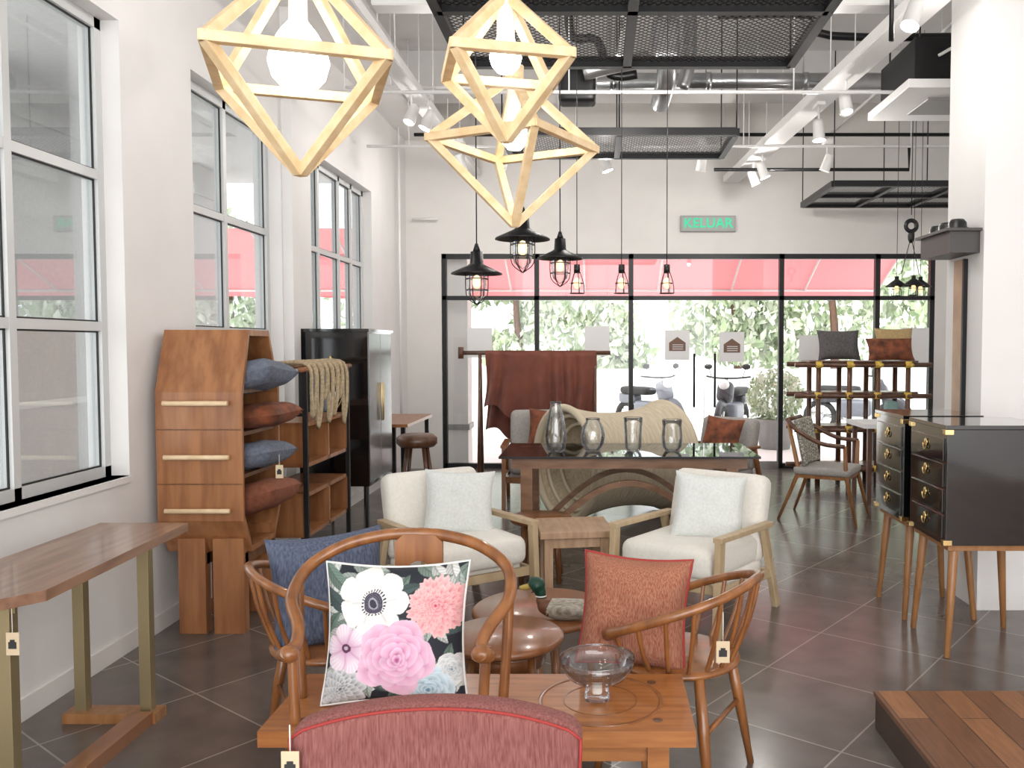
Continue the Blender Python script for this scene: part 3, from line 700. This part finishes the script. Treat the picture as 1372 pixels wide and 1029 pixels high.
for i in range(4): a=R(45+90*i); b.tube([(.1*math.cos(a),.1*math.sin(a),.61),(.2*math.cos(a),.2*math.sin(a),0)],[.018,.013],W_DK)
b.tube([(.155*math.cos(i*.39),.155*math.sin(i*.39),.25) for i in range(16)],.008,BLK,6,True)
b.done((-1.6,7.6,0))
# ------------------------------------------------------------------ right side
def chest(y0,y1,xr,name='black_lacquer_chest'):
    b=B(name); x0=1.66; zb,zt=.545,1.12
    b.bx(x0,xr,y0,y1,zb,zt-.02,LACQ); b.bx(x0-.01,xr+.005,y0-.005,y1+.005,zt-.02,zt,LACQ)
    nd=4
    for i in range(nd):
        z=zb+.03+i*(zt-zb-.08)/nd; h=(zt-zb-.08)/nd-.015
        b.bx(x0-.008,x0,y0+.03,y1-.03,z,z+h,LACQ)
        ym=(y0+y1)/2
        b.ball((x0-.012,ym,z+h*.65),(.006,.02,.02),BRASS); b.tube([(x0-.018,ym+.022*math.cos(R(180+15*k)),z+h*.6+.03*math.sin(R(180+15*k))) for k in range(13)],.004,BRASS,6)
    for y in (y0,y1):
        for z in (zb,zt-.045): b.bx(x0-.012,x0+.03,y-.004 if y==y0 else y-.03,y+.03 if y==y0 else y+.004,z,z+.025,BRASS)
    b.bx(x0+.02,xr-.02,y0+.02,y1-.02,zb-.03,zb,W_TEAK)
    for x,dx in ((x0+.06,-.04),(xr-.06,.04)):
        for y,dy in ((y0+.05,-.04),(y1-.05,.03)): b.tube([(x,y,zb-.02),(x+dx,y+dy,0)],[.024,.014],W_TEAK,12)
    b.done(bev=.003)
chest(4.05,4.52,2.18); chest(4.62,5.08,2.08)
b=B('wall_mounted_hat_shelf'); b.bx(1.98,2.15,4.85,5.28,2.02,2.14,mat('dark_steel',(.045,.04,.04),.4)); b.bx(1.95,2.15,4.82,5.3,2.14,2.155,MC['dark_steel'])
for y in (4.92,5.06,5.2): b.lathe([(0,.06),(.035,.058),(.05,.04),(.052,.012),(.075,.004),(.075,0),(0,0)],BLK,(2.05,y,2.156),20)
b.done()
b=B('lashed_pole_shelf'); Y0,Y1=9.1,9.5; X=[2.35,2.68,2.98,3.3]
for x in X:
    for y in (Y0,Y1):
        b.tube([(x,y,0),(x,y,1.32)],.028,W_DK,8)
        for z in (.18,.6,.96,1.29): b.tube([(x,y,z-.03),(x,y,z+.04)],.042,YEL,8)
for z in (.18,.6,.96,1.29):
    for y in (Y0,Y1): b.tube([(2.1,y,z),(3.55,y,z)],.026,W_DK,8)
    for x in X: b.tube([(x,Y0-.12,z),(x,Y1+.1,z)],.022,YEL if z>1 else W_DK,8)
    if z<1.2: b.bx(2.25,3.4,Y0+.03,Y1-.03,z+.026,z+.04,W_DK)
b.bx(2.25,3.4,Y0-.02,Y1+.02,1.32,1.335,W_DK)
b.pillow((2.60,9.25,1.50),.46,.34,.14,CHARC,(R(-15),0,0)); b.pillow((3.12,9.15,1.455),.5,.26,.14,ORNG2,(R(-25),0,0)); b.pillow((3.22,9.32,1.51),.42,.36,.13,MUST,(R(-10),0,0))
b.done()
b=B('woven_back_armchair')
b.rbox((0,0,.43),(.50,.48,.07),.03,GREYF)
b.rbox((0,.22,.66),(.46,.045,.40),.02,PATT,(R(-12),0,0),lambda q:(q.x,q.y-.9*q.x*q.x,q.z))
for sx in (-1,1):
    b.tube(cat([(sx*.2,.30,.86),(sx*.27,.2,.78),(sx*.29,0,.68),(sx*.28,-.2,.66)],4),.018,W_DK); b.tube([(sx*.27,-.2,.66),(sx*.22,-.2,.42),(sx*.27,-.3,0)],[.015,.02,.012],W_TEAK)
    b.tube([(sx*.2,.3,.86),(sx*.2,.2,.42),(sx*.26,.36,0)],[.016,.02,.012],W_TEAK)
b.tube([(-.21,.30,.86),(.21,.30,.86)],.018,W_DK); b.box((0,0,.385),(.46,.44,.03),W_TEAK)
b.done((2.0,7.4,0),R(62))
b=B('white_display_table'); b.bx(2.5,3.4,8.0,8.6,.72,.76,PAPER)
for x in (2.57,3.33):
    for y in (8.07,8.53): b.bx(x-.02,x+.02,y-.02,y+.02,0,.72,W_DK)
b.rbox((2.85,8.3,.86),(.12,.12,.2),.03,mat('jar_teal',(.15,.25,.24),.4)); b.done()
# ------------------------------------------------------------------ wooden diamond pendants
def diamond(x,y,zr,zb,zt,s,rz,energy,br=1):
    b=B('wooden_diamond_pendant'); k=s/2
    cor=[Vector((k*math.cos(R(45+90*i)+rz)*1.414,k*math.sin(R(45+90*i)+rz)*1.414,zr)) for i in range(4)]
    top=Vector((0,0,zt)); bot=Vector((0,0,zb)); w=.022
    for i in range(4):
        a=cor[i]; c=cor[(i+1)%4]; e=(c-a).normalized()*.008
        b.beam(a-e,c+e,w,w,W_LAMP); b.beam(a,bot+(a-bot).normalized()*.004,w,w,W_LAMP); b.beam(a,top+(a-top).normalized()*.012,w,w,W_LAMP)
    b.cyl((0,0,zt-.015),(0,0,zt+.03),.028,W_LAMP); b.cyl((0,0,zt+.03),(0,0,ZC),.003,WHT,n=6)
    b.cyl((0,0,zr+.07),(0,0,zt),.02,WHT); b.lathe([(0,-.05*br),(.025*br,-.045*br),(.043*br,-.025*br),(.05*br,0),(.045*br,.025*br),(.03*br,.05*br),(.018,.07*br)],BULB,(0,0,zr+.02),24)
    o=b.done((x,y,0),bev=.002)
    light('lamp_light','POINT',(0,0,zr+.02),energy,(1,.90,.74),o,shadow_soft_size=.05)
diamond(-.65,1.90,2.095,1.875,2.34,.345,R(19),5,1.3)
diamond(-.212,2.02,2.145,1.975,2.31,.255,R(14),2.2,.75)
diamond(-.238,2.50,2.08,1.845,2.27,.345,R(-27),3,.8)
def cage(x,y,z,k,wire=BLK):
    b=B('cage_pendant_lamp')
    b.lathe([(.018,.10),(.03,.10),(.034,.04),(.05,.03),(.125,-.005),(.128,-.012),(.122,-.012),(.05,.02),(.03,.03)],BLK,n=32)
    b.cyl((0,0,.10),(0,0,.14),.02,BLK,.008); b.cyl((0,0,.14),(0,0,(ZC-z)/k),.003/k,BLK,n=6)
    b.lathe([(.045,.01),(.048,-.06),(.04,-.12),(.0,-.15)],GVAS,n=24); b.ball((0,0,-.05),(.022,.022,.035),FIL,12)
    for i in range(6):
        a=i*math.pi/3; c_,s_=math.cos(a),math.sin(a); b.tube(cat([(.055*c_,.055*s_,.01),(.056*c_,.056*s_,-.08),(.045*c_,.045*s_,-.13),(0,0,-.165)],4),.0025,BLK,5)
    for zz,r in ((-.035,.056),(-.09,.055)): b.tube([(r*math.cos(i*.314),r*math.sin(i*.314),zz) for i in range(20)],.0025,BLK,5,True)
    o=b.done((x,y,z)); o.scale=(k,k,k)
cage(-.345,4.0,2.0,1.0); cage(-.60,4.3,1.865,1.0); cage(-.195,4.55,1.965,.95)
def small(x,y,z,k=1,shade=False):
    b=B('filament_pendant_lamp')
    b.cyl((0,0,.07),(0,0,.13),.022,BLK); b.cyl((0,0,.13),(0,0,(ZC-z)/k),.003,BLK,n=6)
    b.ball((0,0,.0),(.025,.025,.04),FIL,12)
    if shade: b.lathe([(.02,.1),(.11,.03),(.112,.025),(.02,.09)],BLK,n=24)
    for i in range(5):
        a=i*math.pi*.4; c_,s_=math.cos(a),math.sin(a); b.tube(cat([(.02*c_,.02*s_,.08),(.045*c_,.045*s_,.0),(.05*c_,.05*s_,-.07)],4),.003,BLK,5)
    b.tube([(.05*math.cos(i*.39),.05*math.sin(i*.39),-.07) for i in range(16)],.003,BLK,5,True)
    b.tube([(.045*math.cos(i*.39),.045*math.sin(i*.39),0) for i in range(16)],.003,BLK,5,True)
    o=b.done((x,y,z)); o.scale=(k,k,k)
for x in (-.14,.17,.485): small(x,6.0,1.93)
for x,y in ((2.78,8.0),(2.90,7.9),(3.02,8.05)): small(x,y,2.02,.9,True)
b=B('pulley_hook'); b.cyl((0,0,.2),(0,0,ZC-2.5),.004,BLK,n=6); b.tube([(.05*math.cos(i*.39),0,.1+.05*math.sin(i*.39)) for i in range(16)],.02,BLK,8,True); b.ball((0,0,.0),(.03,.03,.06),BLK); b.tube([(0,0,0),(-.12,-.1,-.35)],.004,BLK,5); b.tube([(0,0,0),(.12,.1,-.35)],.004,BLK,5); b.done((2.90,7.98,2.5))
# ------------------------------------------------------------------ suspended mesh panels
def panel(x0,x1,y0,y1,z,nx=2,ny=1):
    b=B('suspended_mesh_panel'); w=.05
    for y in [y0+(y1-y0)*i/ny for i in range(ny+1)]: b.bx(x0,x1,y-w/2,y+w/2,z-.03,z+.03,BLK)
    for x in [x0+(x1-x0)*i/nx for i in range(nx+1)]: b.bx(x-w/2,x+w/2,y0,y1,z-.03,z+.03,BLK)
    b.add([(x0,y0,z),(x1,y0,z),(x1,y1,z),(x0,y1,z)],[(0,1,2,3)],MESH)
    for x in (x0,(x0+x1)/2,x1):
        for y in (y0,y1): b.cyl((x,y,z),(x,y,ZC),.006,BLK,n=6)
    b.done()
panel(-.78,1.13,3.45,5.1,3.15,2,2); panel(-.75,1.1,6.85,7.7,3.18,2,1); panel(2.35,4.2,8.6,9.9,3.1,3,2)
def tray(x0,y0,x1,y1,z,w=.18):
    b=B('cable_tray'); b.beam((x0,y0,z),(x1,y1,z),w,.02,WHT)
    d=Vector((x1-x0,y1-y0,0)).normalized(); p=Vector((-d.y,d.x,0))*w/2
    for s_ in (-1,1): b.beam(Vector((x0,y0,z+.03))+p*s_,Vector((x1,y1,z+.03))+p*s_,.012,.07,WHT)
    L=Vector((x1-x0,y1-y0,0)).length; n=max(2,int(L/1.2))
    for i in range(n+1):
        q=Vector((x0,y0,z))+d*L*i/n
        for s_ in (-1,1): b.cyl(q+p*s_,Vector((q.x+p.x*s_,q.y+p.y*s_,ZC)),.005,WHT,n=6)
    b.done()
tray(1.58,10.2,2.0,2.5,3.42); tray(-1.45,10.2,-1.5,2.0,3.5,.12); tray(-1.4,5.5,1.9,5.5,3.62,.14)
b=B('conduit_pipe')
for (p,q) in (((-2.2,6.2,3.3),(4.4,6.2,3.3)),((-2.2,8.3,3.4),(4.4,8.3,3.4)),((-2.2,7.6,3.75),(4.4,7.6,3.75)),((-2.2,10.3,3.0),(-1.9,10.3,3.0)),((-1.7,2,3.9),(-1.7,10.3,3.9)),((2.6,3,3.85),(2.6,10.3,3.85)),((-2.24,9.8,0.1),(-2.24,9.8,4.3)),((-.4,2,4.0),(-.4,10,4.0))): b.tube([p,q],.014,WHT,8)
for x in (-1.8,-.2,1.4,3): 
    for y,z in ((6.2,3.3),(8.3,3.4),(7.6,3.75)): b.cyl((x,y,z),(x,y,ZC),.005,WHT,n=6)
b.done()
b=B('dark_drain_pipe')
b.tube(cat([(-.2,6.6,4.3),(-.2,6.6,3.85),(0,6.6,3.8),(.1,6.6,3.55),(.3,6.6,3.55)],5),.035,BLK,10)
b.tube(cat([(.9,6.5,3.95),(1.6,6.5,3.95),(1.75,6.5,3.8),(3.2,6.5,3.8)],5),.03,BLK,10); b.tube([(1.2,8.9,3.3),(3.2,8.9,3.3),(3.2,8.9,3.55)],.018,BLK,8)
b.tube([(1.35,4.6,4.1),(1.35,4.6,3.4),(1.55,4.6,3.35),(1.55,4.6,3.1)],.014,BLK,8); b.tube([(-2,9.5,3.8),(4,9.5,3.8)],.02,BLK,8)
b.rbox((-.15,6.6,3.45),(.28,.2,.25),.03,BLK)
b.done()
b=B('ventilation_duct')
b.tube([(.0,7.2,3.68),(2.9,7.2,3.68)],.065,SIL,18)
for x in (.1,.9,1.7,2.5): b.tube([(x,7.2,3.68),(x+.04,7.2,3.68)],.072,SIL,18); b.cyl((x,7.2,3.7),(x,7.2,ZC),.006,SIL,n=6)
b.tube(cat([(.5,6.4,4.3),(.5,6.4,3.75),(.52,6.5,3.5),(.5,6.9,3.42)],5),.075,SIL,18); b.tube(cat([(.38,6.4,3.6),(.1,6.4,3.55),(-.1,6.4,3.5)],5),.06,SIL,18)
b.tube(cat([(.72,6.8,4.3),(.72,6.8,3.75),(.66,6.8,3.5)],5),.055,SIL,18); b.rbox((.5,6.4,3.72),(.2,.2,.3),.03,SIL)
b.done()
b=B('air_conditioner_cassette')
b.bx(2.15,2.85,5.9,6.6,3.28,3.58,BLK); b.bx(2.08,2.92,5.82,6.68,3.22,3.28,WHT); b.bx(2.3,2.7,6.05,6.45,3.205,3.22,SGN)
for x in (2.2,2.8):
    for y in (5.95,6.55): b.cyl((x,y,3.5),(x,y,ZC),.008,BLK,n=6)
b.tube(cat([(2.3,5.88,3.45),(2.45,5.83,3.5),(2.5,5.82,3.3),(2.9,5.8,3.35)],5),.012,WHT,6)
b.done(bev=.006)
def spot(x,y,z,tilt=(.3,.3),top=None,en=0):
    b=B('track_spotlight'); top=top or z+.16
    b.cyl((0,0,.03),(0,0,top-z),.008,WHT,n=8); b.box((0,0,top-z),(.05,.14,.03),WHT)
    R_=(tilt[0],tilt[1],0)
    b.lathe([(0,.07),(.03,.07),(.035,.05),(.04,-.06),(.044,-.065),(.036,-.065),(.034,-.05)],WHT,(0,0,0),20,R_)
    b.lathe([(0,-.045),(.034,-.045)],BULBS,(0,0,0),20,R_)
    o=b.done((x,y,z)); o.scale=(1.2,1.2,1.2)
    if en:
        light('spot_light','POINT',(0,0,-.09),en,(1,.955,.905),o,shadow_soft_size=.03)
LE=28
for x,y,z,e in ((1.7,4.7,3.28,LE*.45),(1.8,6.3,3.25,0),(1.76,6.9,3.2,LE),(1.66,8.7,3.25,LE),(1.64,9.1,3.25,0),(.18,5.5,3.4,LE*1.2),(-1.40,7.2,3.36,LE*.45),(-1.45,6.8,3.3,0),(-1.40,8.9,3.36,LE*.6),(-1.4,4.2,3.36,LE*.4),(1.9,3.0,3.28,LE*.8)): spot(x,y,z,(random.uniform(-.4,.4),random.uniform(-.5,.5)),z+.17,e)
for x,y in ((.08,8.3),(-.9,8.3),(-1.3,8.3),(1.0,8.3),(2.2,8.3)): spot(x,y,3.24,(random.uniform(-.4,.4),random.uniform(-.4,.4)),3.4,LE*1.1 if x==.08 else 0)
b=B('ceiling_downlight')
for x,y in ((0,9.6),(1.4,9.7),(3.2,9.8),(-.9,9.6)): b.lathe([(0,.005),(.05,.005),(.055,0),(.055,.03)],BULBS,(x,y,ZC-.03),16)
b.done()
# ------------------------------------------------------------------ lights / world
w=D.worlds.new('World'); C.scene.world=w; w.use_nodes=True; bg=w.node_tree.nodes['Background']; bg.inputs[0].default_value=(.985,.99,1,1); bg.inputs[1].default_value=2.4
s=light('sun_exterior','SUN',(5,25,12),3.0,(1,.97,.92),angle=R(3)); s.rotation_euler=(R(35),R(-22),0)
a=light('rear_fill_light','AREA',(1.1,-3.4,2.2),200,(1,.975,.945),shape='RECTANGLE',size=6.4,size_y=4.0); a.rotation_euler=(R(90),0,0)  # added soft fill light behind the camera; no windows are built there
# ------------------------------------------------------------------ camera
cam=D.cameras.new('camera'); co=D.objects.new('camera',cam); C.collection.objects.link(co)
co.location=(0,0,1.5); co.rotation_euler=(R(90)-.0452,0,0); cam.sensor_width=36; cam.lens=1150/1372*36; cam.shift_x=-114/1372; cam.clip_end=200
C.scene.camera=co
C.scene.view_settings.view_transform='Standard'; C.scene.view_settings.exposure=0.2
